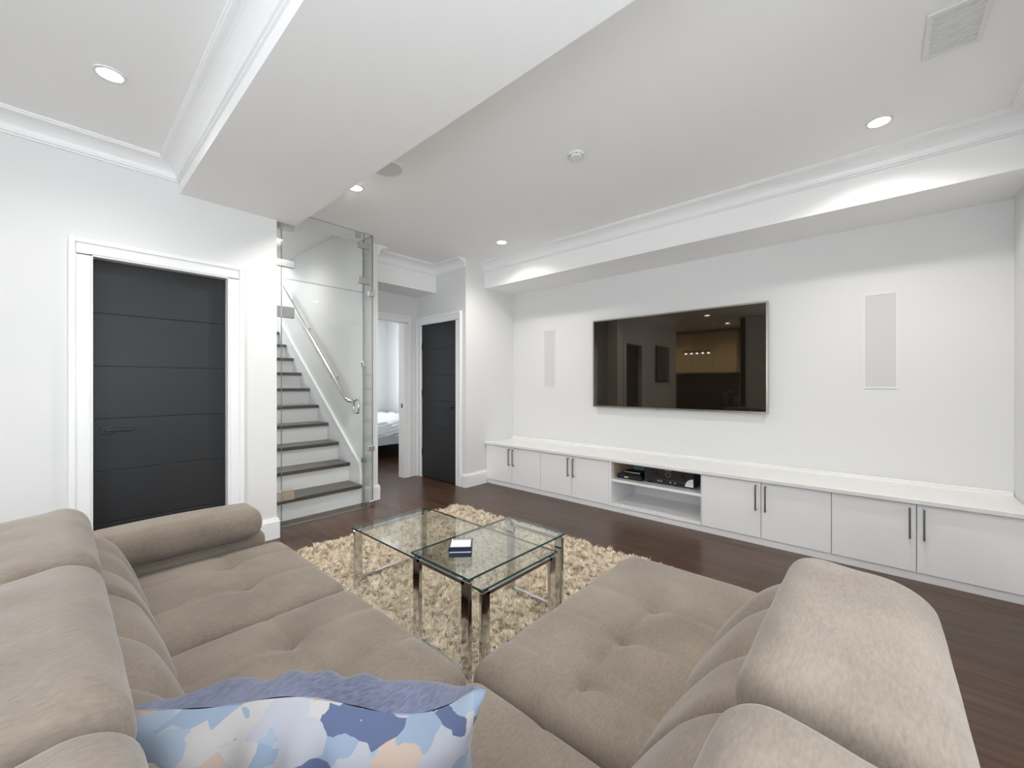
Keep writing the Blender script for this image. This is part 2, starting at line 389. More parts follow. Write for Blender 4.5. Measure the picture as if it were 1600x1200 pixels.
# ------------------------------------------------------------------ walls and ceiling
def wall(name, boxes, label, mat=None):
    m = MB()
    for a, b in boxes: m.box(a, b)
    return struct(m.build(name, mat or M['wall']), label)
D1 = (0.14, 0.85, 2.03)          # charcoal door opening x0, x1, height
wall('wall_left', [((-1.8, YD, 0), (D1[0] - .02, 3.995, CEIL)), ((D1[1] + .02, YD, 0), (XE, 3.995, CEIL)), ((D1[0] - .02, YD, D1[2] + .02), (D1[1] + .02, 3.995, CEIL)),
                   ((D1[0] - .02, 3.9, 0), (D1[1] + .02, 3.995, D1[2] + .02))], 'white wall with the charcoal door')
wall('wall_television', [((XTV, YR - T, 0), (XTV + T, YW + T, CEIL))], 'white wall behind the television')
HD = (3.83, 4.55, 2.03)          # hall door opening y0, y1, height
wall('wall_hall_right', [((XH, YW, 0), (XTV, HD[0] - .02, CEIL)), ((XH, HD[1] + .02, 0), (XH + T, YBD, CEIL)), ((XH, HD[0] - .02, HD[2] + .02), (XH + T, HD[1] + .02, CEIL)),
                         ((XH + .11, HD[0] - .02, 0), (XH + T, HD[1] + .02, HD[2] + .02))], 'white hall wall holding the hall door')
BD = (2.33, 3.05, 2.045)
wall('wall_hall_end', [((BD[1] + .02, YBD, 0), (XTV + .9, YBD + .12, CEIL)), ((XS1, YBD, BD[2] + .02), (BD[1] + .02, YBD + .12, CEIL)), ((XS1, YBD, 0), (BD[0] - .02, YBD + .12, CEIL))], 'white wall with the open bedroom doorway')
wall('wall_stair', [((XS0, YS, 0), (XS1, 7.6, 2.936)), ((XS0, 6.3, 2.936), (XS1, 7.6, 4.9))], 'white wall between staircase and hall')
wall('wall_stair_left', [((0.97, 3.995, 0), (1.12, 7.6, 4.9))], 'white wall on the near side of the staircase')
wall('wall_stair_end', [((0.97, 7.6, 0), (1.2, 7.75, 5.0)), ((2.0, 7.6, 0), (XS1, 7.75, 5.0)), ((1.2, 7.6, 0), (2.0, 7.75, 3.4)), ((1.2, 7.6, 4.4), (2.0, 7.75, 5.0))], 'white wall at the top of the stairs')
WR = (-0.8, 1.1, 0.9, 2.3)
wall('wall_right', [((XBK, YR - T, 0), (WR[0], YR, CEIL)), ((WR[1], YR - T, 0), (XTV, YR, CEIL)), ((WR[0], YR - T, 0), (WR[1], YR, WR[2])), ((WR[0], YR - T, WR[3]), (WR[1], YR, CEIL))], 'white side wall at the right end of the cabinets')
WB = (-0.35, 1.65, 0.30, 2.40)
wall('wall_back', [((XBK - T, YR - T, 0), (XBK, WB[0], CEIL)), ((XBK - T, WB[1], 0), (XBK, 2.31, CEIL)), ((XBK - T, WB[0], 0), (XBK, WB[1], WB[2])), ((XBK - T, WB[0], WB[3]), (XBK, WB[1], CEIL))], 'white wall behind the sofa with an added window')
wall('wall_bedroom_far', [((XS1, 8.0, 0), (2.5, 8.15, 2.65)), ((3.9, 8.0, 0), (5.0, 8.15, 2.65)), ((2.5, 8.0, 0), (3.9, 8.15, 0.95)), ((2.5, 8.0, 2.2), (3.9, 8.15, 2.65))], 'white far wall of the bedroom')
wall('wall_bedroom_right', [((4.84, YBD + .12, 0), (5.0, 8.0, 2.65))], 'white side wall of the bedroom')
wall('wall_bedroom_left', [((XS1, 7.6, 0), (XS1 + .1, 8.0, 2.65))], 'white corner wall of the bedroom')
# kitchen shell seen only in the television's reflection
wall('wall_kitchen_back', [((-4.25, 2.2, 0), (-4.1, 5.15, CEIL))], 'kitchen back wall')
wall('wall_kitchen_side', [((-4.1, 5.0, 0), (-1.65, 5.15, CEIL)), ((-1.8, 3.995, 0), (-1.65, 5.0, CEIL)), ((-4.1, 2.2, 0), (XBK, 2.31, CEIL))], 'kitchen side walls')
cl = MB()
cl.box((XBK - .15, YR - T, CEIL), (XTV + T, 3.995, CEIL + .1))
cl.box((XE - .21, 3.995, CEIL), (XS0, 4.10, CEIL + .25)); cl.box((XS0, 3.995, CEIL + .19), (XS1, 4.10, CEIL + .25))
cl.box((XS1, 3.995, CEIL), (XTV + .2, YBD + .12, CEIL + .1)); cl.box((XS0, 3.995, CEIL), (XS1, 4.0, CEIL + .19))
struct(cl.build('ceiling', M['ceiling']), 'flat white ceiling with recessed downlights')
struct(B('ceiling_stair', (0.97, 4.10, 2.936), (XS1, 6.3, 3.03), M['ceiling']), 'white ceiling over the stairs')
struct(MB().box((0.97, 6.3, 4.9), (XS1, 7.75, 5.0)).box((0.97, 6.2, 3.03), (XS1, 6.3, 4.9)).build('ceiling_stair_top', M['ceiling']), 'white ceiling at the stair top')
struct(B('ceiling_bedroom', (XS1, YBD + .12, 2.65), (5.0, 8.15, 2.75), M['ceiling']), 'white bedroom ceiling')
struct(B('ceiling_kitchen', (-4.25, 2.2, CEIL), (-1.65, 5.15, CEIL + .1), M['ceiling']) if False else MB().box((-4.25, 2.2, CEIL), (XBK - .15, 5.15, CEIL + .1)).box((XBK - .15, 3.995, CEIL), (-1.65, 5.15, CEIL + .1)).build('ceiling_kitchen', M['ceiling']), 'kitchen ceiling')
BX0, BX1, BZ = 0.565, 1.325, 2.56
struct(B('ceiling_beam', (BX0, YR, BZ), (BX1, YD + .02, CEIL), M['ceiling']), 'boxed white ceiling beam running to the door wall')
struct(B('ceiling_bulkhead', (XB, YR, ZB), (XTV, YW, CEIL), M['ceiling']), 'white bulkhead above the television wall')
struct(B('ceiling_hall_soffit', (XS1, 4.24, 2.412), (XH, YBD, CEIL), M['ceiling']), 'dropped white soffit before the bedroom door')

# crown mouldings
crown((-1.8, YD), (BX0, YD), (0, -1), 0, 1, 'white crown moulding above the charcoal door')
crown((BX0, YD), (BX0, YR), (-1, 0), 1, 1, 'white crown moulding along the ceiling beam')
crown((XB, YW), (XB, YR), (-1, 0), 0, 1, 'white crown moulding along the bulkhead')
crown((BX1, YR), (XB, YR), (0, 1), 0, 1, 'white crown moulding on the right wall')
crown((XBK, YR), (BX0, YR), (0, 1), 1, 1, 'white crown moulding behind the sofa')
crown((XH, YW), (XH, 4.24), (-1, 0), 0, 1, 'white crown moulding above the hall door')
crown((XH, 4.24), (XS1, 4.24), (0, -1), 1, 1, 'white crown moulding on the hall soffit')
crown((XS1, 4.24), (XS1, YS), (1, 0), 1, 0, 'white crown moulding on the stair wall')
# baseboards
baseboard('left', (-1.8, YD), (D1[0] - .11, YD), (0, -1), 0, 0)
baseboard('left_end', (D1[1] + .11, YD), (XE, YD), (0, -1), 0, -1)
baseboard('left_return', (XE, YD), (XE, 3.79), (1, 0), -1, 0)
baseboard('hall_corner', (XH, YW), (3.60, YW), (0, -1), -1, 0)
baseboard('hall_return', (XH, HD[0] - .11), (XH, YW), (-1, 0), 0, -1)
baseboard('stair_end', (XS0 + .02, YS), (XS1, YS), (0, -1), 0, -1)
baseboard('hall_left', (XS1, YS), (XS1, YBD), (1, 0), -1, 0)
baseboard('right', (XBK, YR), (3.58, YR), (0, 1), 0, 0)
baseboard('back', (XBK, YR + .02), (XBK, 2.31), (1, 0), 0, 0)
baseboard('bedroom', (4.84, 5.0), (4.84, 8.0), (-1, 0), 0, 0)

# windows: frame, muntin, glass pane
def window(n, axis, pos, a0, a1, z0, z1, depth, label):
    """axis 0: wall plane x=pos ; axis 1: wall plane y=pos. depth signed towards outside"""
    def bx(m, a, b, za, zb, d0, d1):
        if axis == 0: m.box((pos + d0, a, za), (pos + d1, b, zb))
        else: m.box((a, pos + d0, za), (b, pos + d1, zb))
    m = MB(); d0, d1 = depth * .3, depth * .6; s = .045
    bx(m, a0, a0 + s, z0, z1, d0, d1); bx(m, a1 - s, a1, z0, z1, d0, d1); bx(m, a0 + s, a1 - s, z0, z0 + s, d0, d1); bx(m, a0 + s, a1 - s, z1 - s, z1, d0, d1)
    mid = (a0 + a1) / 2; bx(m, mid - s / 2, mid + s / 2, z0 + s, z1 - s, d0, d1)
    cz = Vector((pos, mid, z0)) if axis == 0 else Vector((mid, pos, z0))
    e = empty('window_%d' % n, cz); struct(e, label)
    m.build('window_frame', M['trim'], e)
    for q0, q1 in ((a0 + s, mid - s / 2), (mid + s / 2, a1 - s)):
        p = MB(); bx(p, q0, q1, z0 + s, z1 - s, depth * .42, depth * .46); p.build('pane', M['glass'], e)
window(1, 0, XBK, *WB[:2], *WB[2:], -T, 'white framed window added for daylight behind the sofa')
window(4, 1, YR, *WR, -T, 'white framed side window added for daylight behind the right-hand sofa run')
window(2, 1, 8.0, 2.5, 3.9, .95, 2.2, T, 'bedroom window')
window(3, 1, 7.6, 1.2, 2.0, 3.4, 4.4, T, 'window added to light the top of the stairs')

# ------------------------------------------------------------------ doors, casings
def casing(n, axis, pos, sgn, a0, a1, h, label, left=True):
    """stepped casing on wall plane; axis = axis of the wall normal, sgn = outward direction"""
    w_, t1, t2 = .098, .016, .028
    m = MB()
    def bx(a, b, za, zb, t):
        if axis == 1: m.box((a, pos, za), (b, pos + sgn * t, zb), .003, 1)
        else: m.box((pos, a, za), (pos + sgn * t, b, zb), .003, 1)
    if left:
        bx(a0 - w_ + .025, a0 + .006, 0, h + .006, t1); bx(a0 - w_, a0 - w_ + .03, 0, h + w_, t2)
    bx(a1 - .006, a1 + w_ - .025, 0, h + .006, t1); bx(a1 + w_ - .03, a1 + w_, 0, h + w_, t2)
    l0 = a0 - w_ if left else a0
    bx(l0 + (.03 if left else 0), a1 + w_ - .03, h - .006, h + w_ - .025, t1); bx(l0 + (.03 if left else 0), a1 + w_ - .03, h + w_ - .03, h + w_, t2)
    # inner bead
    bx(a1 + .004, a1 + .014, 0, h - .006, t1 + .005)
    if left: bx(a0 - .014, a0 - .004, 0, h - .006, t1 + .005)
    bx(a0 if not left else a0 - .014, a1 + .014, h + .004, h + .014, t1 + .005)
    _n['t'] += 1
    return struct(m.build('trim_%d' % _n['t'], M['trim']), label)
casing(1, 1, YD, -1, D1[0], D1[1], D1[2], 'white stepped casing around the charcoal door')
casing(2, 0, XH, -1, HD[0], HD[1], HD[2], 'white casing around the hall door')
casing(3, 1, YBD, -1, BD[0], BD[1], BD[2], 'white casing around the bedroom doorway', left=False)
def jamb(axis, pos0, pos1, a0, a1, h, label):
    m = MB()
    def bx(a, b, za, zb):
        if axis == 1: m.box((a, pos0, za), (b, pos1, zb))
        else: m.box((pos0, a, za), (pos1, b, zb))
    bx(a0 - .02, a0, 0, h + .02); bx(a1, a1 + .02, 0, h + .02); bx(a0, a1, h, h + .02); _n['t'] += 1
    struct(m.build('trim_%d' % _n['t'], M['trim']), label)
jamb(1, YD, 3.9, *D1, 'white jamb of the charcoal door')
jamb(0, XH, XH + .11, *HD, 'white jamb of the hall door')
jamb(1, YBD, YBD + .12, *BD, 'white jamb of the bedroom doorway')

def door(n, axis, face, sgn, a0, a1, h, lever_at, lever_dir, label, hinges=None):
    """slab of six boards with grooves; face: visible plane, sgn: outward"""
    t = .04
    def P3(a, d, z): return (a, face + sgn * d, z) if axis == 1 else (face + sgn * d, a, z)
    e = empty('door_%d' % n, P3((a0 + a1) / 2, 0, 0.008)); struct(e, label)
    g = .003; z0, z1 = .010, h - .004; k = 6; st = (z1 - z0) / k
    MB().box(P3(a0 + g, -t, z0), P3(a1 - g, -.005, z1)).build('door_core', M['door'], e)
    for i in range(k):
        MB().box(P3(a0 + g, -.0052, z0 + i * st + (.0022 if i else 0)), P3(a1 - g, 0, z0 + (i + 1) * st - (.0022 if i < k - 1 else 0)), .0018, 1).build('panel', M['door'], e)
    zl = .945
    hd = MB().box(P3(lever_at - .027, 0, zl - .027), P3(lever_at + .027, .008, zl + .027), .002, 1).build('handle_rose', M['black_metal'], e)
    lv = MB().tube([P3(lever_at, .004, zl), P3(lever_at, .045, zl)], .009, 12)
    lv.box(P3(lever_at - .010 * lever_dir, .036, zl - .009), P3(lever_at + .125 * lever_dir, .048, zl + .009), .003, 2)
    lv.build('lever', M['black_metal'], hd)
    if hinges:
        for z in hinges[1]:
            MB().tube([P3(hinges[0], .006, z - .05), P3(hinges[0], .006, z + .05)], .008, 10).box(P3(hinges[0] - .012, 0, z - .045), P3(hinges[0] + .012, .004, z + .045)).build('hinge', M['black_metal'], e)
    return e
door(1, 1, YD + .075, -1, D1[0], D1[1], D1[2], D1[0] + .07, 1, 'charcoal six-board door with black lever beside the sofa')
door(2, 0, XH + .006, -1, HD[0], HD[1], HD[2], HD[0] + .07, 1, 'charcoal six-board hall door beside the bedroom doorway', hinges=(HD[1] + .004, (1.74, 1.12, .33)))
# door stop lever on the middle hinge and strike plate on the bedroom jamb
sp = B('strike_plate', (BD[1] - .002, YBD + .03, .92), (BD[1], YBD + .06, .98), M['black_metal'])
tag(sp, 'small black strike plate on the bedroom door jamb', 'strike plate')

# ------------------------------------------------------------------ staircase
RISE, RUN, NST = .198, .262, 13
st = thing('staircase', (1.62, 3.995, 0), 'straight staircase with dark treads and white risers behind the glass', 'staircase')
for i in range(1, NST + 1):
    yn = 3.965 + RUN * (i - 1); z = RISE * i
    B('tread', (1.121, yn, z - .036), (XS0 - .016, yn + RUN + .03, z), M['tread'], st, .004)
    B('riser', (1.121, yn + .03, z - RISE + (.0005 if i > 1 else 0)), (XS0 - .016, yn + .05, z - .0365), M['trim'], st)
def skirt_line(y): return RISE + (y - 3.965) / RUN * RISE
s0, s1 = 4.012, 7.2; top = .165
MB().prism([(s0, 0), (s1, 0), (s1, skirt_line(s1) + top), (s0 + .03, skirt_line(s0 + .03) + top), (s0, skirt_line(s0) + .08)], 0, XS0 - .015, XS0).build('skirt_board', M['trim'], st)
MB().prism([(s0 + .03, skirt_line(s0 + .03) + top - .02), (s1, skirt_line(s1) + top - .02), (s1, skirt_line(s1) + top + .008), (s0 + .03, skirt_line(s0 + .03) + top + .008)], 0, XS0 - .026, XS0).build('skirt_cap', M['trim'], st)
# handrail
xr = XS0 - .075
hr = thing('handrail', (xr, 4.25, 1.1), 'round brushed steel handrail on the staircase wall', 'handrail')
pa, pb = (xr, 4.20, 1.085), (xr, 6.02, 2.56)
MB().tube([pa, pb], .021, 16).build('rail', M['steel'], hr, smooth=False)
MB().tube([pa, (xr + .012, 4.172, 1.068), (xr + .04, 4.160, 1.060), (XS0, 4.158, 1.060)], .021, 16).build('rail_return', M['steel'], hr, smooth=True)
for t in (.20, .62, .93):
    p = Vector(pa).lerp(Vector(pb), t)
    br = MB().tube([p + Vector((0, 0, -.015)), p + Vector((.004, 0, -.055)), p + Vector((.03, 0, -.075)), p + Vector((.07, 0, -.075))], .008, 8)
    br.box((XS0 - .008, p.y - .028, p.z - .10), (XS0, p.y + .028, p.z - .05), .002, 1).build('bracket', M['steel'], hr)

# ------------------------------------------------------------------ glass screen round the stair foot
YG, GT = 3.80, .010
def glass_pane(name, a, b, parent):
    """solid pane with darker polished edges as sub-part"""
    p = B(name, a, b, M['glass'], parent)
    (x0, y0, z0), (x1, y1, z1) = a, b; m = MB(); e = .0012
    if x1 - x0 > y1 - y0:
        m.box((x0, y0 + .001, z0), (x0 + e, y1 - .001, z1)); m.box((x1 - e, y0 + .001, z0), (x1, y1 - .001, z1))
        m.box((x0 + e, y0 + .001, z1 - e), (x1 - e, y1 - .001, z1)); m.box((x0 + e, y0 + .001, z0), (x1 - e, y1 - .001, z0 + e))
    else:
        m.box((x0 + .001, y0, z0), (x1 - .001, y0 + e, z1)); m.box((x0 + .001, y1 - e, z0), (x1 - .001, y1, z1))
        m.box((x0 + .001, y0 + e, z1 - e), (x1 - .001, y1 - e, z1))
    m.build('polished_edge', M['glass_edge_pale'], p); return p
def clamp(parent, x0, x1, z, hh, name='clamp', y=YG + GT / 2, dy=.016):
    return MB().box((x0, y - dy, z - hh), (x1, y + dy, z + hh), .003, 1).build(name, M['clamp'], parent)
XD0, XD1, XC = 1.283, 2.036, 2.134
gd = thing('glass_door', ((XD0 + XD1) / 2, YG, 0), 'frameless glass door with chrome hinges at the stair foot', 'glass door')
glass_pane('pane', (XD0, YG, .012), (XD1, YG + GT, 2.148), gd)
for z in (1.86, .28):
    h_ = MB().box((XE + .002, YG - .012, z - .047), (XD0 - .004, YG + GT + .012, z + .047), .003, 1).box((XD0 + .002, YG - .012, z - .047), (XD0 + .10, YG + GT + .012, z + .047), .003, 1)
    hg = h_.build('hinge', M['clamp'], gd)
    MB().tube([(XD0 - .001, YG - .014, z - .047), (XD0 - .001, YG - .014, z + .047)], .007, 10).build('hinge_pin', M['chrome'], hg)
for sg in (-1, 1):
    yb = YG + GT / 2; yo = yb + sg * .048; xh = 1.955
    MB().tube([(xh, yb + sg * .005, 1.085), (xh, yo - sg * .012, 1.085), (xh, yo, 1.073), (xh, yo, .967), (xh, yo - sg * .012, .955), (xh, yb + sg * .005, .955)], .0095, 12).build('pull_handle', M['chrome'], gd, smooth=True)
gl = thing('glass_side_panel', (1.23, YG, 0), 'narrow fixed glass strip between the wall end and glass door', 'glass panel')
glass_pane('pane', (XE + .001, YG, .008), (XD0 - .003, YG + GT, CEIL - .001), gl)
gt = thing('glass_transom', ((XD0 + XD1) / 2, YG, 2.152), 'clear glass transom above the glass door, reaching the ceiling', 'glass panel')
glass_pane('pane', (XD0, YG, 2.153), (XD1, YG + GT, CEIL - .001), gt)
for z in (2.60, 2.28): clamp(gt, XE + .004, XD0 + .10, z, .032)
for z in (2.615, 2.266): clamp(gt, 1.975, 2.10, z, .032)
clamp(gt, 1.955, 2.0, 2.712, .03)
gr = thing('glass_corner_panel', (2.085, YG, 0), 'narrow fixed glass panel right of the glass door handle', 'glass panel')
glass_pane('pane', (XD1 + .003, YG, .008), (XC, YG + GT, CEIL - .001), gr)
for z in (2.149, .589, .035): clamp(gr, 2.085, XC + .012, z, .027)
gq = thing('glass_return_panel', (XC - .005, 3.9, 0), 'glass return panel from the screen corner to the stair wall', 'glass panel')
glass_pane('pane', (XC - GT, YG + GT + .001, .008), (XC, YS - .001, CEIL - .001), gq)
for z in (1.449, .451):
    MB().box((XC - GT - .016, YS - .05, z - .025), (XC + .006, YS - .002, z + .025), .003, 1).build('clamp', M['clamp'], gq)

# ------------------------------------------------------------------ media cabinets
CX = 3.60; CZ0, CZ1 = .055, .488
def cabinet(y_hi, y_mid, y_lo, label):
    e = thing('media_cabinet', (3.86, (y_hi + y_lo) / 2, CZ0), label, 'cabinet', 'white media cabinets along the television wall')
    m = MB(); a, b = y_lo + .001, y_hi - .001; t = .018
    m.box((CX + .021, a, CZ0), (XTV - .002, a + t, CZ1)); m.box((CX + .021, b - t, CZ0), (XTV - .002, b, CZ1))
    m.box((CX + .021, a + t, CZ0), (XTV - .002, b - t, CZ0 + t)); m.box((CX + .021, a + t, CZ1 - t), (XTV - .002, b - t, CZ1)); m.box((XTV - .014, a + t, CZ0 + t), (XTV - .002, b - t, CZ1 - t))
    m.build('body', M['lacquer'], e)
    for (p, q, hy) in ((y_mid, y_hi, y_mid + .032), (y_lo, y_mid, y_mid - .032)):
        d = MB().box((CX, p + .0018, CZ0 + .002), (CX + .019, q - .0018, CZ1 - .006), .0015, 1).build('door', M['lacquer'], e)
        h = MB().box((CX - .034, hy - .005, .268), (CX - .024, hy + .005, .466), .0015, 1)
        for z in (.278, .456): h.box((CX - .026, hy - .004, z - .005), (CX, hy + .004, z + .005))
        h.build('handle', M['handle'], d)
    return e
cabinet(YW - .003, 3.23, 2.798, 'white two-door cabinet beside the hall corner wall, farthest from the sofa')
cabinet(2.798, 2.387, 1.955, 'white two-door cabinet directly left of the open shelf unit')
cabinet(1.095, .662, .236, 'white two-door cabinet directly right of the open shelf unit')
cabinet(.236, -.186, YR + .003, 'white two-door cabinet at the right end by the side wall')
e = thing('open_shelf_unit', (3.86, 1.525, CZ0), 'open white shelf unit holding black audio gear under the television', 'shelf unit')
y0, y1 = 1.096, 1.954
B('side_panel', (CX, y0, CZ0), (XTV - .002, y0 + .004, CZ1), M['lacquer'], e)
B('side_panel', (CX, y1 - .028, CZ0), (XTV - .002, y1, CZ1), M['lacquer'], e)
B('warm_light_sheet', (CX + .05, y1 - .030, .322), (XTV - .015, y1 - .0281, CZ1 - .02), M['warm_cast'], e)  # thin beige sheet: warm light painted onto the upper inner side
B('bottom_panel', (CX, y0 + .004, CZ0), (XTV - .002, y1 - .028, CZ0 + .022), M['lacquer'], e)
B('top_panel', (CX, y0 + .004, CZ1 - .008), (XTV - .002, y1 - .028, CZ1), M['lacquer'], e)
B('back_panel', (XTV - .014, y0 + .004, CZ0 + .022), (XTV - .002, y1 - .028, CZ1 - .008), M['lacquer'], e)
B('shelf', (CX + .004, y0 + .004, .294), (XTV - .014, y1 - .028, .316), M['lacquer'], e)
B('back_liner', (XTV - .018, 1.80, .335), (XTV - .0142, 1.92, .47), M['teal'], e)
ct = MB().box((CX - .022, YR + .002, CZ1), (XTV - .001, YW - .002, .517), .003, 2)
ctop = ct.build('countertop', M['counter']); tag(ctop, 'long glossy white countertop over the media cabinets', 'countertop')
up = MB().prism([(XTV - .001, .517), (XTV - .001, .545), (XTV - .012, .545), (XTV - .018, .536), (XTV - .022, .525), (XTV - .034, .5172)], 1, YR + .003, YW - .003)
up.build('upstand', M['counter'], ctop)
for (a, b, l) in ((1.795, YW - .003, 'white plinth board under the cabinets left of its joint'), (YR + .003, 1.793, 'white plinth board under the cabinets right of its joint')):
    tag(B('plinth', (CX + .012, a, 0.001), (CX + .03, b, CZ0 - .001), M['lacquer']), l, 'plinth')

# audio gear
ZS = .316
rv = thing('audio_receiver', (3.80, 1.41, ZS), 'large black audio receiver with two knobs on the open shelf', 'receiver')
ry0, ry1 = 1.185, 1.637; rx = 3.70
MB().box((rx + .02, ry0 + .005, ZS + .014), (rx + .36, ry1 - .005, ZS + .155), .003, 1).build('case', M['plastic_black'], rv)
fpn = MB().box((rx, ry0, ZS + .012), (rx + .02, ry1, ZS + .157), .004, 2).build('front_panel', M['plastic_gloss'], rv)
for yk in (1.53, 1.292):
    k = MB().tube([(rx, yk, ZS + .098), (rx - .018, yk, ZS + .098)], .020, 20).build('knob', M['plastic_black'], rv)
    MB().tube([(rx - .0182, yk, ZS + .098), (rx - .019, yk, ZS + .098)], .013, 20).build('knob_cap', M['black_metal'], k)
MB().tube([(rx + .001, 1.412, ZS + .098), (rx - .003, 1.412, ZS + .098)], .024, 28).build('porthole', M['bezel'], rv)
MB().tube([(rx, 1.412, ZS + .098), (rx - .0035, 1.412, ZS + .098)], .020, 28).build('display', M['plastic_gloss'], rv)
B('trim_line', (rx - .001, 1.25, ZS + .048), (rx, 1.53, ZS + .050), M['bezel'], rv)
for yk in (1.50, 1.475, 1.39, 1.35): MB().tube([(rx, yk, ZS + .032), (rx - .004, yk, ZS + .032)], .006, 10).build('button', M['silver_print'], rv)
for yk in (1.60, 1.22): MB().tube([(rx + .05, yk, ZS), (rx + .05, yk, ZS + .013)], .022, 16).build('foot', M['plastic_black'], rv)
for yk in (1.60, 1.22): MB().tube([(rx + .31, yk, ZS), (rx + .31, yk, ZS + .013)], .022, 16).build('foot', M['plastic_black'], rv)
arc = [(1.192, ZS + .018)] + [(1.192 + .07 * math.sin(a), ZS + .018 + .07 * math.cos(a)) for a in [math.pi / 2 * i / 10 for i in range(11)]]
sk = MB().prism(arc, 0, rx - .0012, rx).build('sticker', M['plastic_white'], rv); sk['label'] = 'white quarter-round sticker'
def text(name, body, size, loc, rot, mat, parent, ext=0.0004):
    c = bpy.data.curves.new(name, 'FONT'); c.body = body; c.size = size; c.extrude = ext; c.align_x = 'CENTER'; c.align_y = 'CENTER'
    o = bpy.data.objects.new(name, c); o.rotation_euler = rot; o.location = loc
    COL.objects.link(o); dg = bpy.context.evaluated_depsgraph_get(); dg.update(); me = bpy.data.meshes.new_from_object(o.evaluated_get(dg))
    mw = o.matrix_world.copy(); bpy.data.objects.remove(o)
    me.transform(Matrix.Translation(Vector(loc)) @ __import__('mathutils').Euler(rot).to_matrix().to_4x4())
    vs_ = [v.co[:] for v in me.vertices]; fs_ = [tuple(p.vertices) for p in me.polygons]
    return mesh_obj(name, vs_, fs_, mat, parent)
text('logo', 'marantz', .017, (rx - .0006, 1.412, ZS + .138), (math.pi / 2, 0, -math.pi / 2), M['silver_print'], rv)
b1 = thing('cable_box', (3.78, 1.79, ZS), 'flat black cable box lying on the open shelf', 'cable box')
MB().box((3.68, 1.655, ZS + .004), (3.90, 1.905, ZS + .046), .003, 1).build('case', M['plastic_black'], b1)
B('status_display', (3.679, 1.79, ZS + .016), (3.68, 1.83, ZS + .026), M['silver_print'], b1)
for yk in (1.67, 1.89): B('foot', (3.70, yk - .01, ZS), (3.72, yk + .01, ZS + .004), M['plastic_black'], b1)
b2 = thing('media_player', (3.79, 1.77, ZS + .046), 'small black media player stacked on the flat cable box', 'media player')
MB().box((3.71, 1.68, ZS + .047), (3.84, 1.85, ZS + .074), .003, 1).build('case', M['plastic_gloss'], b2)
B('trim_strip', (3.709, 1.685, ZS + .066), (3.71, 1.845, ZS + .070), M['silver_print'], b2)

# ------------------------------------------------------------------ television and wall speakers
tv = thing('television', (XTV, 1.555, .98), 'large flat black television mounted on the white wall', 'television')
ty0, ty1, tz0, tz1 = .697, 2.41, .982, 1.956; xt = 4.075
MB().box((xt + .004, ty0 + .003, tz0 + .003), (xt + .03, ty1 - .003, tz1 - .003), .003, 1).build('back_case', M['plastic_black'], tv)
B('wall_bracket', (xt + .03, 1.25, 1.2), (XTV, 1.86, 1.75), M['black_metal'], tv)
B('screen', (xt + .001, ty0 + .014, tz0 + .016), (xt + .004, ty1 - .014, tz1 - .014), M['screen'], tv)
fr = MB()
fr.box((xt - .002, ty0, tz0), (xt + .012, ty0 + .014, tz1)); fr.box((xt - .002, ty1 - .014, tz0), (xt + .012, ty1, tz1))
fr.box((xt - .002, ty0 + .014, tz1 - .014), (xt + .012, ty1 - .014, tz1)); fr.box((xt - .002, ty0 + .014, tz0), (xt + .012, ty1 - .014, tz0 + .016))
fr.build('bezel', M['bezel'], tv)
B('sensor', (xt - .004, 1.64, tz0 - .004), (xt + .01, 1.68, tz0 + .004), M['bezel'], tv)
for (a, b, l) in ((2.967, 3.146, 'narrow white in-wall speaker left of the television'), (-.116, .077, 'narrow white in-wall speaker right of the television')):
    s = thing('wall_speaker', (XTV, (a + b) / 2, 1.207), l, 'speaker', 'in-wall speakers')
    m = MB(); q = .010
    m.box((XTV - .007, a, 1.207), (XTV, a + q, 1.92)); m.box((XTV - .007, b - q, 1.207), (XTV, b, 1.92)); m.box((XTV - .007, a + q, 1.207), (XTV, b - q, 1.207 + q)); m.box((XTV - .007, a + q, 1.92 - q), (XTV, b - q, 1.92))
    m.build('frame', M['grille_frame'], s); B('grille', (XTV - .004, a + q, 1.207 + q), (XTV, b - q, 1.92 - q), M['grille'], s)

# ------------------------------------------------------------------ ceiling fittings
def downlight(x, y, label, z=CEIL, power=SPOT_W, col=SPOT_COL, group='recessed ceiling downlights'):
    e = thing('downlight', (x, y, z - .006), label, 'downlight', group)
    MB().disc((x, y), .062, z - .006, z, 32, .048).build('trim_ring', M['plastic_white'], e)
    MB().disc((x, y), .048, z - .004, z - .001, 28).build('diffuser', M['lamp'], e)
    l = bpy.data.lights.new('downlight_beam', 'SPOT'); l.energy = power; l.color = col; l.spot_size = math.radians(150); l.spot_blend = 0.9; l.shadow_soft_size = .045
    o = bpy.data.objects.new('downlight_beam', l); COL.objects.link(o); o.parent = e; o.location = (0, 0, -.012)
downlight(3.14, -.01, 'lit recessed downlight near the right end of the bulkhead')
downlight(3.14, 2.96, 'lit recessed downlight before the far end of the bulkhead')
downlight(1.52, 2.97, 'lit recessed downlight beside the beam near the glass screen', power=38)
downlight(.17, 2.77, 'lit recessed downlight left of the beam above the charcoal door', power=14)
downlight(1.55, 5.16, 'lit recessed downlight in the ceiling over the stairs', 2.936, power=13)
downlight(1.62, -.01, 'lit recessed downlight overhead beside the beam, behind the viewer')
downlight(.10, .30, 'lit recessed downlight above the sofa corner', power=9)
downlight(-1.35, 2.77, 'lit recessed downlight left of the beam near the kitchen opening', power=10)
sd = thing('smoke_detector', (2.264, 1.466, CEIL - .03), 'round white smoke detector on the ceiling', 'smoke detector')
MB().disc((2.264, 1.466), .050, CEIL - .012, CEIL, 28).build('base', M['plastic_white'], sd)
MB().disc((2.264, 1.466), .038, CEIL - .026, CEIL - .012, 24).build('sensor_dome', M['plastic_white'], sd)
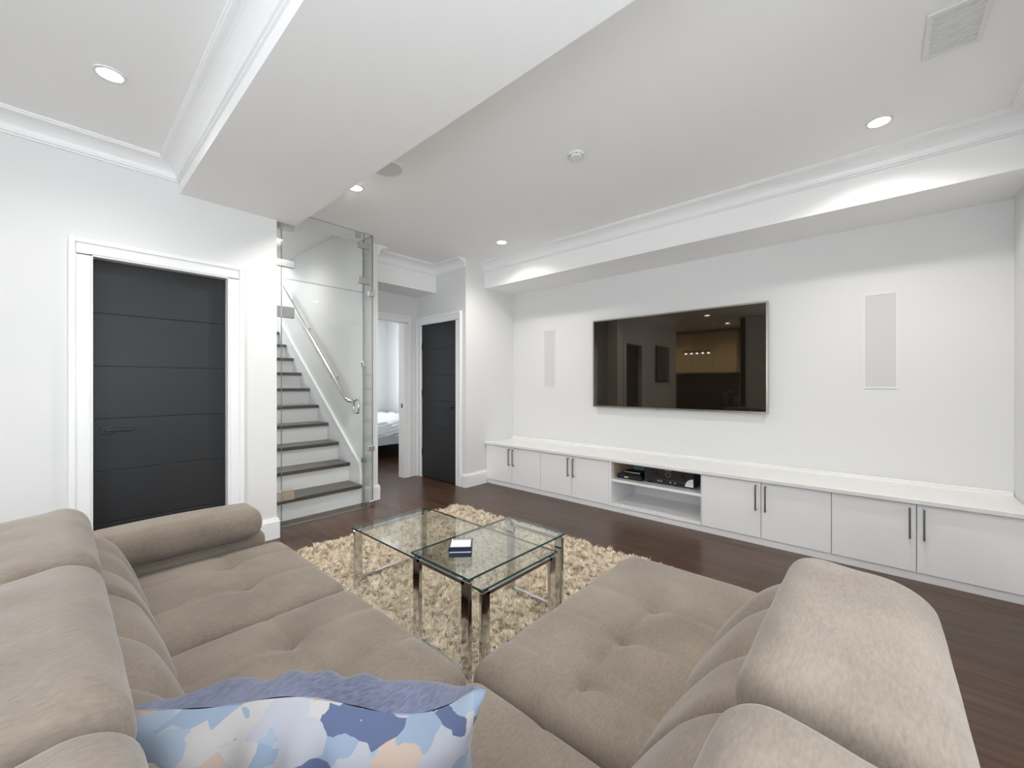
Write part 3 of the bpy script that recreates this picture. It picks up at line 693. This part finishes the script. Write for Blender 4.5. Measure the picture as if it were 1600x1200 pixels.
for a in range(5):
    an = a * 2 * math.pi / 5
    MB().disc((2.264 + .036 * math.cos(an), 1.466 + .036 * math.sin(an)), .007, CEIL - .0145, CEIL - .0118, 10).build('slot', M['handle'], sd)
cs = thing('ceiling_speaker', (1.53, 2.545, CEIL - .005), 'round flush grille of the ceiling speaker beside the beam', 'speaker')
MB().disc((1.53, 2.545), .115, CEIL - .005, CEIL, 40, .106).build('rim', M['ceiling'], cs)
MB().disc((1.53, 2.545), .106, CEIL - .004, CEIL, 40).build('grille', M['grille'], cs)
av = thing('air_vent', (2.55, -.25, CEIL - .01), 'white louvred air vent in the ceiling', 'air vent')
vx0, vx1, vy0, vy1 = 2.37, 2.683, -.34, -.155
m = MB(); q = .018
m.box((vx0, vy0, CEIL - .008), (vx0 + q, vy1, CEIL)); m.box((vx1 - q, vy0, CEIL - .008), (vx1, vy1, CEIL)); m.box((vx0 + q, vy0, CEIL - .008), (vx1 - q, vy0 + q, CEIL)); m.box((vx0 + q, vy1 - q, CEIL - .008), (vx1 - q, vy1, CEIL))
m.build('frame', M['plastic_white'], av)
B('back_plate', (vx0 + q, vy0 + q, CEIL - .002), (vx1 - q, vy1 - q, CEIL), M['plastic_white'], av)
for i in range(17):
    xx = vx0 + q + .005 + i * .016
    B('louvre', (xx, vy0 + q, CEIL - .006), (xx + .009, vy1 - q, CEIL - .002), M['plastic_white'], av)

# ------------------------------------------------------------------ rug
rx0, rx1, ry0_, ry1_ = .83, 2.72, .95, 3.16
rg = thing('shag_rug', ((rx0 + rx1) / 2, (ry0_ + ry1_) / 2, 0), 'beige shaggy rug under the glass tables', 'rug')
B('backing', (rx0 + .02, ry0_ + .02, .0005), (rx1 - .02, ry1_ - .02, .010), M['rug'], rg)
NB = 190000
nc = 15000
cx = np.random.uniform(rx0 + .02, rx1 - .02, nc); cy = np.random.uniform(ry0_ + .02, ry1_ - .02, nc)
can = np.random.uniform(0, 2 * math.pi, nc); ch = np.random.uniform(.022, .048, nc); clean = np.random.uniform(.015, .045, nc)
ci = np.random.randint(0, nc, NB)
bx_ = cx[ci] + np.random.normal(0, .0065, NB); by_ = cy[ci] + np.random.normal(0, .0065, NB)
an = can[ci] + np.random.normal(0, .35, NB); hh = ch[ci] * np.random.uniform(.75, 1.1, NB); ln = clean[ci] * np.random.uniform(.6, 1.3, NB)
ww = np.random.uniform(.0016, .0030, NB); ta = an + math.pi / 2 + np.random.normal(0, .5, NB)
dx, dy = np.cos(an), np.sin(an); tx, ty = np.cos(ta) * ww, np.sin(ta) * ww
V = np.zeros((NB, 5, 3))
for k, (f_, z_, wk) in enumerate(((0, .006, 1), (0, .006, -1), (.38, .62, .9), (.38, .62, -.9), (1.0, 1.0, 0))):
    V[:, k, 0] = bx_ + dx * ln * f_ + tx * wk; V[:, k, 1] = by_ + dy * ln * f_ + ty * wk
    V[:, k, 2] = z_ if k < 2 else .006 + (hh - .006) * z_
me = bpy.data.meshes.new('pile'); org = ORG[rg]
me.vertices.add(NB * 5); me.vertices.foreach_set('co', (V.reshape(-1, 3) - np.array(org)).ravel())
base = (np.arange(NB) * 5)[:, None]; tri = np.concatenate([base + [0, 1, 3], base + [0, 3, 2], base + [2, 3, 4]], axis=1).reshape(-1)
me.loops.add(len(tri)); me.loops.foreach_set('vertex_index', tri.astype(np.int32)); npoly = len(tri) // 3
me.polygons.add(npoly); me.polygons.foreach_set('loop_start', (np.arange(npoly) * 3).astype(np.int32)); me.polygons.foreach_set('loop_total', np.full(npoly, 3, np.int32))
me.materials.append(M['rug']); me.update(); me.validate()
pile = bpy.data.objects.new('pile', me); COL.objects.link(pile); pile.parent = rg; pile['kind'] = 'stuff'

# ------------------------------------------------------------------ nesting glass coffee tables
def nest_table(label, x0, x1, y0, y1, z, along, zb=.028):
    """along: axis of the floor bars joining the legs in pairs"""
    e = thing('coffee_table', ((x0 + x1) / 2, (y0 + y1) / 2, zb), label, 'coffee table', 'nesting glass coffee tables')
    t = MB().box((x0, y0, z - .010), (x1, y1, z)).build('glass_top', M['table_glass'], e)
    m = MB(); q = .0015
    for a, b in (((x0, y0), (x1, y0 + q)), ((x0, y1 - q), (x1, y1)), ((x0, y0 + q), (x0 + q, y1 - q)), ((x1 - q, y0 + q), (x1, y1 - q))):
        m.box((*a, z - .0095), (*b, z - .0005))
    m.build('polished_edge', M['glass_edge'], t)
    ins = .006; zt = z - .010; W_, D_ = .050, .018
    for ix, xx in enumerate((x0 + ins, x1 - ins)):
        for iy, yy in enumerate((y0 + ins, y1 - ins)):
            sx, sy = (1 if ix == 0 else -1), (1 if iy == 0 else -1)
            lx, ly = (D_, W_) if along == 1 else (W_, D_)
            MB().box((xx, yy, zb), (xx + sx * lx, yy + sy * ly, zt - .012), .0025, 2).build('leg', M['chrome'], e)
            MB().box((xx + sx * .004, yy + sy * .004, zt - .012), (xx + sx * .030, yy + sy * .030, zt), .001, 1).build('top_mount', M['chrome'], e)
    lo, hi = zb, zb + .022
    for k in (0, 1):
        if along == 1:
            xx = (x0 + ins) if k == 0 else (x1 - ins - D_)
            fb = [(xx, y0 + ins + W_, lo), (xx + D_, y1 - ins - W_, hi)]; tb = [(xx, y0 + ins + .03, zt - .030), (xx + D_, y1 - ins - .03, zt - .012)]
        else:
            yy = (y0 + ins) if k == 0 else (y1 - ins - D_)
            fb = [(x0 + ins + W_, yy, lo), (x1 - ins - W_, yy + D_, hi)]; tb = [(x0 + ins + .03, yy, zt - .030), (x1 - ins - .03, yy + D_, zt - .012)]
        MB().box(*fb, .001, 1).build('floor_bar', M['chrome'], e)
        MB().box(*tb, .001, 1).build('top_rail', M['chrome'], e)
    return e
nest_table('larger, lower glass and chrome coffee table reaching back over the rug', 1.205, 1.755, 1.252, 2.40, .362, 0)
nest_table('smaller, taller glass and chrome coffee table holding the dark box', 1.115, 1.803, 1.235, 1.640, .447, 1)
# small box on the taller table
bxo = thing('coaster_box', (1.268, 1.458, .447), 'small navy box with pale ribbed lid on the taller glass table', 'box')
def rot_pts(m, c, ang):
    R = Matrix.Rotation(ang, 3, 'Z'); C = Vector(c)
    m.v = [tuple(R @ (Vector(p) - C) + C) for p in m.v]; return m
bc = (1.268, 1.458, .447); ba = TH + math.radians(3)
def bbox_(a, b, name, mat, bev=0, par=bxo):
    m = MB().box((bc[0] + a[0], bc[1] + a[1], bc[2] + a[2]), (bc[0] + b[0], bc[1] + b[1], bc[2] + b[2]), bev, 1); return rot_pts(m, bc, ba + math.pi / 2 * 0).build(name, mat, par)
bbox_((-.056, -.052, 0), (.056, .052, .022), 'tray', M['navy'], .001)
bbox_((-.056, -.052, .026), (.056, .052, .046), 'lid', M['navy'], .001)
bbox_((-.053, -.049, .022), (.053, .049, .026), 'liner', M['cream_card'])
bbox_((-.051, -.046, .046), (.047, .046, .0475), 'label_card', M['cream_card'])
for i in range(9): bbox_((.028, -.043 + i * .0098, .0475), (.050, -.0385 + i * .0098, .049), 'rib', M['navy'])
for i in range(13): bbox_((-.0575, -.047 + i * .0075, .0215), (-.056, -.0425 + i * .0075, .0255), 'stud', M['plastic_white'])

# ------------------------------------------------------------------ sectional sofa
so = thing('sectional_sofa', (.3, .3, 0), 'taupe tufted corner sofa with raised headrests', 'sofa')
def smoothstep(x): x = np.clip(x, 0, 1); return x * x * (3 - 2 * x)
def seat(x0, x1, y0, y1, z0, z1, buttons, lines, crown_h=.018, r=.055, name='seat_cushion', res=.0125):
    P_, Fs = rounded_grid((x1 - x0, y1 - y0, z1 - z0), (r, r, r), res)
    c = np.array([(x0 + x1) / 2, (y0 + y1) / 2, (z0 + z1) / 2]); Q = P_ + c
    u = (Q[:, 0] - x0) / (x1 - x0) * 2 - 1; v = (Q[:, 1] - y0) / (y1 - y0) * 2 - 1
    topw = smoothstep((Q[:, 2] - (z0 + z1) / 2) / ((z1 - z0) / 2))
    edge = (1 - u ** 4) * (1 - v ** 4)
    d = crown_h * edge
    for (bx0, by0) in buttons:
        rr = np.hypot(Q[:, 0] - bx0, Q[:, 1] - by0); d = d - .026 * np.exp(-(rr / .050) ** 2) - .012 * np.exp(-(rr / .014) ** 2)
    for (ax, ay, bx1, by1, dep, wid) in lines:
        A = np.array([ax, ay]); Bv = np.array([bx1, by1]) - A; L2 = (Bv ** 2).sum(); t = ((Q[:, :2] - A) @ Bv) / L2
        tc = np.clip(t, 0, 1); dist = np.hypot(Q[:, 0] - (A[0] + tc * Bv[0]), Q[:, 1] - (A[1] + tc * Bv[1]))
        fade = .35 + .65 * np.sin(np.pi * np.clip(tc, 0.0, 1)) if False else np.ones_like(tc)
        d = d - dep * fade * np.exp(-(dist / wid) ** 2) - dep * .8 * np.exp(-(dist / (wid * 3.2)) ** 2)
    # faint random wrinkles
    d = d + .0016 * np.sin(Q[:, 0] * 31 + 2.1 * np.sin(Q[:, 1] * 9)) * np.sin(Q[:, 1] * 23 + 1.7 * np.sin(Q[:, 0] * 11)) * edge
    Q[:, 2] += d * topw
    return mesh_obj(name, Q, Fs, M['sofa'], so, True)
ZA, ZT = .20, .425
LD, WD = .007, .008
# left run: cushion A (far), cushion B (near), corner, right run
seat(.16, .80, 1.607, 2.352, ZA, ZT, [(.505, 2.150), (.505, 1.890)],
     [(.16, 2.150, .80, 2.150, .0045, .009), (.16, 1.890, .80, 1.890, .006, .009), (.505, 1.62, .505, 2.34, .003, .008)])
seat(.16, .80, .862, 1.603, ZA, ZT, [(.488, 1.374), (.488, 1.128)],
     [(.16, 1.374, .80, 1.374, .0045, .009), (.16, 1.128, .80, 1.128, .006, .009), (.488, .87, .488, 1.59, .003, .008)])
seat(.16, .798, .30, .858, ZA, ZT, [(.50, .602)], [(.16, .602, .79, .602, .004, .009), (.50, .32, .50, .85, .004, .009)])
seat(.802, 1.862, .30, .902, ZA, ZT, [(.965, .602), (1.208, .602), (1.445, .602)],
     [(.81, .602, 1.62, .602, .006, .0065), (.965, .32, .965, .89, .005, .0065), (1.208, .32, 1.208, .89, .0045, .0065), (1.445, .32, 1.445, .89, .004, .0065)])
def backrest(axis, a0, a1, f_low, f_top, back, z0, z1, ribs, name='back_cushion', end_round=None, drop=.10, res=.0135):
    """axis 1: runs along y with its face towards +x ; axis 0: runs along x with its face towards +y"""
    dep = f_low - back; size = (dep, a1 - a0, z1 - z0)
    P_, Fs = rounded_grid(size, (.09, .045, .09), res)
    X = P_[:, 0] + (f_low + back) / 2; A = P_[:, 1] + (a0 + a1) / 2; Z = P_[:, 2] + (z0 + z1) / 2
    fw = smoothstep((X - back) / dep)                # weight of front face
    tz = np.clip((Z - z0) / (z1 - z0), 0, 1)
    X = X - fw * (f_low - f_top) * tz + .018 * fw * np.sin(np.pi * tz)
    upper = smoothstep((Z - z0) / (z1 - z0))
    for rpos in ribs:
        dd = np.abs(A - rpos)
        X = X - fw * (.013 * np.exp(-(dd / .010) ** 2) + .024 * np.exp(-(dd / .05) ** 2))
        Z = Z - upper * (.006 * np.exp(-(dd / .012) ** 2) + .008 * np.exp(-(dd / .05) ** 2))
    edges = [a0] + list(ribs) + [a1]
    if end_round:
        k = smoothstep((A - (a1 - end_round)) / end_round); Z = Z - k * drop * upper; X = X - k ** 2 * .03 * fw
    Q = np.stack([X, A, Z], 1) if axis == 1 else np.stack([A, X, Z], 1)
    if axis == 0: Fs = [tuple(reversed(f)) for f in Fs]
    return mesh_obj(name, Q, Fs, M['sofa'], so, True)
backrest(1, 1.607, 2.39, .245, .115, -.20, .34, .685, [1.855, 2.105, 2.30], end_round=.12)
backrest(1, .862, 1.603, .245, .115, -.20, .34, .685, [1.110, 1.356])
backrest(1, .33, .858, .245, .115, -.20, .34, .685, [.60])
backrest(0, .802, 1.79, .435, .205, -.085, .34, .69, [1.05, 1.30, 1.55], end_round=.42, drop=.16)
backrest(0, .25, .798, .435, .205, -.085, .34, .70, [.53])
def headrest(axis, a0, a1, f0, b0, zb, zt, tilt=.03, res=.014):
    P_, Fs = rounded_grid((f0 - b0, a1 - a0, zt - zb), (.075, .045, .062), res)
    X = P_[:, 0] + (f0 + b0) / 2; A = P_[:, 1] + (a0 + a1) / 2; Z = P_[:, 2] + (zb + zt) / 2
    u = (A - a0) / (a1 - a0) * 2 - 1; t = (X - b0) / (f0 - b0); up_ = smoothstep((Z - zb) / (zt - zb))
    Z = Z + up_ * (.016 * (1 - u ** 4) + tilt * (t - .5)) + .0018 * np.sin(A * 37 + 3 * np.sin(X * 20)) * up_
    # lower front lip leans forward over the back cushion
    X = X + (1 - up_) * .012 * t
    Q = np.stack([X, A, Z], 1) if axis == 1 else np.stack([A, X, Z], 1)
    if axis == 0: Fs = [tuple(reversed(f)) for f in Fs]
    return mesh_obj('headrest', Q, Fs, M['sofa'], so, True)
headrest(1, 1.475, 2.10, .072, -.24, .665, .800)
headrest(1, .775, 1.455, .072, -.24, .665, .800)
headrest(1, .20, .755, .072, -.24, .665, .800)
headrest(0, .685, 1.285, .165, -.100, .675, .800)
headrest(0, .12, .662, .165, -.100, .675, .800)
# arm at the far end
def arm():
    x0, x1 = -.22, .735
    P_, Fs = rounded_grid((x1 - x0, .20, .40), (.04, .05, .05), .02); Q = P_ + np.array([(x0 + x1) / 2, 2.475, .275])
    mesh_obj('arm_panel', Q, Fs, M['sofa'], so, True)
    x0, x1 = .06, .705
    P_, Fs = rounded_grid((x1 - x0, .26, .145), (.05, .07, .0715), .013); Q = P_ + np.array([(x0 + x1) / 2, 2.435, .535])
    Q[:, 2] += .010 * np.sin(np.pi * np.clip((Q[:, 0] - x0) / (x1 - x0), 0, 1)) * smoothstep((Q[:, 2] - .47) / .12)
    mesh_obj('arm_pad', Q, Fs, M['sofa'], so, True)
arm()
MB().box((-.20, -.10, .06), (.74, 2.54, .215), .012, 2).build('base', M['sofa'], so)
MB().box((.741, -.10, .06), (1.80, .84, .215), .012, 2).build('base', M['sofa'], so)
# rear shell behind the cushions
MB().box((-.245, -.20, .06), (-.13, 2.40, .60), .02, 2).build('back_shell', M['sofa'], so)
MB().box((-.13, -.105, .06), (1.74, -.03, .60), .02, 2).build('back_shell', M['sofa'], so)
for (x, y) in ((-.15, -.12), (-.15, 2.45), (.66, 2.45), (.66, .98), (1.72, .74), (1.72, -.02), (.66, .2)):
    MB().box((x - .03, y - .03, 0), (x + .03, y + .03, .061), .004, 1).build('foot', M['chrome'], so)

# ------------------------------------------------------------------ pillow
def pillow():
    Wd, Ht, Tk = .585, .275, .18
    c = Vector((.335, .755, .445)); wdir = Vector((.405, -.41, 0)).normalized()        # along its width
    ndir = Vector((.41, .405, 0)).normalized(); lean = math.radians(-16)
    updir = (Vector((0, 0, 1)) * math.cos(lean) + ndir * math.sin(lean)).normalized(); nn = wdir.cross(updir).normalized()
    if nn.dot(ndir) < 0: nn = -nn
    e = thing('throw_pillow', c, 'blue denim throw pillow with painted white, blue and peach print', 'pillow')
    N = 48; M_ = 36
    for side, nm, mt in ((1, 'denim_side', 'denim'), (-1, 'printed_side', 'print')):
        V = []; Fs = []
        for i in range(N + 1):
            for j in range(M_ + 1):
                u = -1 + 2 * i / N; v = -1 + 2 * j / M_
                pin = 1 - .10 * (1 - abs(v) ** 2) * abs(u) ** 6; pinv = 1 - .05 * (1 - u * u) * abs(v) ** 6
                sag = -.030 * math.exp(-((u - .55) / .28) ** 2) * max(v, 0) ** 2 + .022 * math.exp(-((u + .12) / .3) ** 2) * max(v, 0) ** 2 + .02 * math.exp(-((u - .95) / .12) ** 2) * max(v, 0) ** 2
                th = Tk / 2 * ((1 - u ** 4) * (1 - v ** 4)) ** .55
                wr = .006 * math.sin(14 * u + 4 * v) * (abs(v) ** 3) * (1 - v * v + .15) + .013 * math.sin(21 * u + 1.5 + 2 * math.sin(5 * u)) * max(0, v) ** 3 * (1 - v ** 6)
                p = c + wdir * (u * Wd / 2 * pin) + updir * (Ht / 2 * (1 + v * pinv) + sag) + nn * (side * (th + wr * 1.2))
                V.append(p)
        for i in range(N):
            for j in range(M_):
                a = i * (M_ + 1) + j; q = (a, a + M_ + 1, a + M_ + 2, a + 1); Fs.append(q if side < 0 else tuple(reversed(q)))
        mesh_obj(nm, V, Fs, M[mt], e, True)
pillow()

# ------------------------------------------------------------------ bed seen through the doorway
bd = thing('bed', (4.0, 6.95, 0), 'bed with rumpled white cover on a grey frame in the bedroom', 'bed')
B('side_rail', (3.15, 5.95, .24), (4.80, 6.02, .42), M['bed_grey'], bd, .015)
B('side_rail', (3.15, 7.90, .24), (4.80, 7.97, .42), M['bed_grey'], bd, .015)
B('end_rail', (3.08, 5.95, .24), (3.15, 7.97, .42), M['bed_grey'], bd, .015)
B('slat_base', (3.15, 6.02, .28), (4.80, 7.90, .36), M['bed_grey'], bd)
for (x, y) in ((3.2, 6.06), (3.2, 7.86), (4.7, 6.06), (4.7, 7.86)): B('leg', (x - .03, y - .03, 0), (x + .03, y + .03, .28), M['black_metal'], bd)
P_, Fs = rounded_grid((1.60, 1.98, .30), (.10, .10, .10), .025); Q = P_ + np.array([3.94, 6.95, .485])
tw = smoothstep((Q[:, 2] - .42) / .2)
Q[:, 2] += tw * (.014 * np.sin(Q[:, 1] * 24 + 3 * np.sin(Q[:, 0] * 5)) + .012 * np.sin(Q[:, 0] * 17 + Q[:, 1] * 9)); side = np.clip((6.06 - Q[:, 1]) / .08, 0, 1)
Q[:, 1] -= side * .018 * (np.sin(Q[:, 2] * 110 + 4 * np.sin(Q[:, 0] * 6)) + 1)
mesh_obj('duvet', Q, Fs, M['bed_white'], bd, True)

# ------------------------------------------------------------------ what the television reflects: art panel and kitchen
ar = thing('wall_panel', (-.92, YD, 1.28), 'dark carved art panel on the wall left of the charcoal door', 'art panel')
MB().box((-1.28, YD - .03, 1.28), (-.56, YD - .001, 2.08), .004, 1).build('frame', M['black_metal'], ar)
MB().box((-1.25, YD - .036, 1.31), (-.59, YD - .03, 2.05), .002, 1).build('relief', M['art'], ar)
for i in range(4):
    a = 2.75 + i * .56
    k = thing('wall_cupboard', (-3.93, a + .28, 1.55), 'cream kitchen wall cupboard, %s on the back wall' % ('first from the living room', 'second from the living room', 'third from the living room', 'farthest from the living room')[i], 'cupboard', 'kitchen wall cupboards')
    B('body', (-4.099, a, 1.55), (-3.78, a + .558, 2.65), M['kitchen_cream'], k)
    B('door', (-3.78, a + .002, 1.552), (-3.762, a + .556, 2.648), M['kitchen_cream'], k)
for i in range(4):
    a = 2.75 + i * .56
    k = thing('base_cupboard', (-3.8, a + .28, 0), 'dark kitchen base cupboard under the back counter, %s' % ('first from the living room', 'second from the living room', 'third from the living room', 'farthest from the living room')[i], 'cupboard', 'kitchen base cupboards')
    B('body', (-4.099, a, .0), (-3.52, a + .558, .88), M['stone_dark'], k); B('door', (-3.52, a + .002, .1), (-3.502, a + .556, .87), M['stone_dark'], k)
kc = B('kitchen_counter', (-4.099, 2.75, .881), (-3.48, 4.99, .92), M['stone_dark']); tag(kc, 'dark stone counter along the kitchen back wall', 'countertop')
struct(B('wall_kitchen_backsplash', (-4.10, 2.75, .921), (-4.085, 4.99, 1.549), M['kitchen_tile']), 'dark kitchen backsplash')
isl = thing('kitchen_island', (-2.75, 3.5, 0), 'dark kitchen island with raised stone bar', 'island')
B('body', (-2.95, 2.75, 0), (-2.55, 4.3, 1.04), M['stone_dark'], isl); B('bar_top', (-3.05, 2.65, 1.04), (-2.40, 4.4, 1.08), M['stone_dark'], isl)
pn = thing('linear_pendant', (-3.0, 3.5, 1.9), 'linear pendant lamp over the kitchen island', 'pendant lamp')
B('housing', (-3.03, 3.15, 2.05), (-2.97, 3.85, 2.11), M['bezel'], pn)
for yy in (3.2, 3.8): MB().tube([(-3, yy, 2.11), (-3, yy, CEIL)], .003, 6).build('cable', M['bezel'], pn)
for i in range(5): MB().disc((-3.0, 3.22 + i * .14), .022, 2.03, 2.05, 14).build('bulb', M['lamp'], pn)
downlight(-2.9, 2.75, 'lit warm downlight in the kitchen ceiling near the living room', power=60, col=(1, .80, .5), group='kitchen downlights')
downlight(-2.9, 4.2, 'lit warm downlight in the kitchen ceiling near the side wall', power=60, col=(1, .80, .5), group='kitchen downlights')
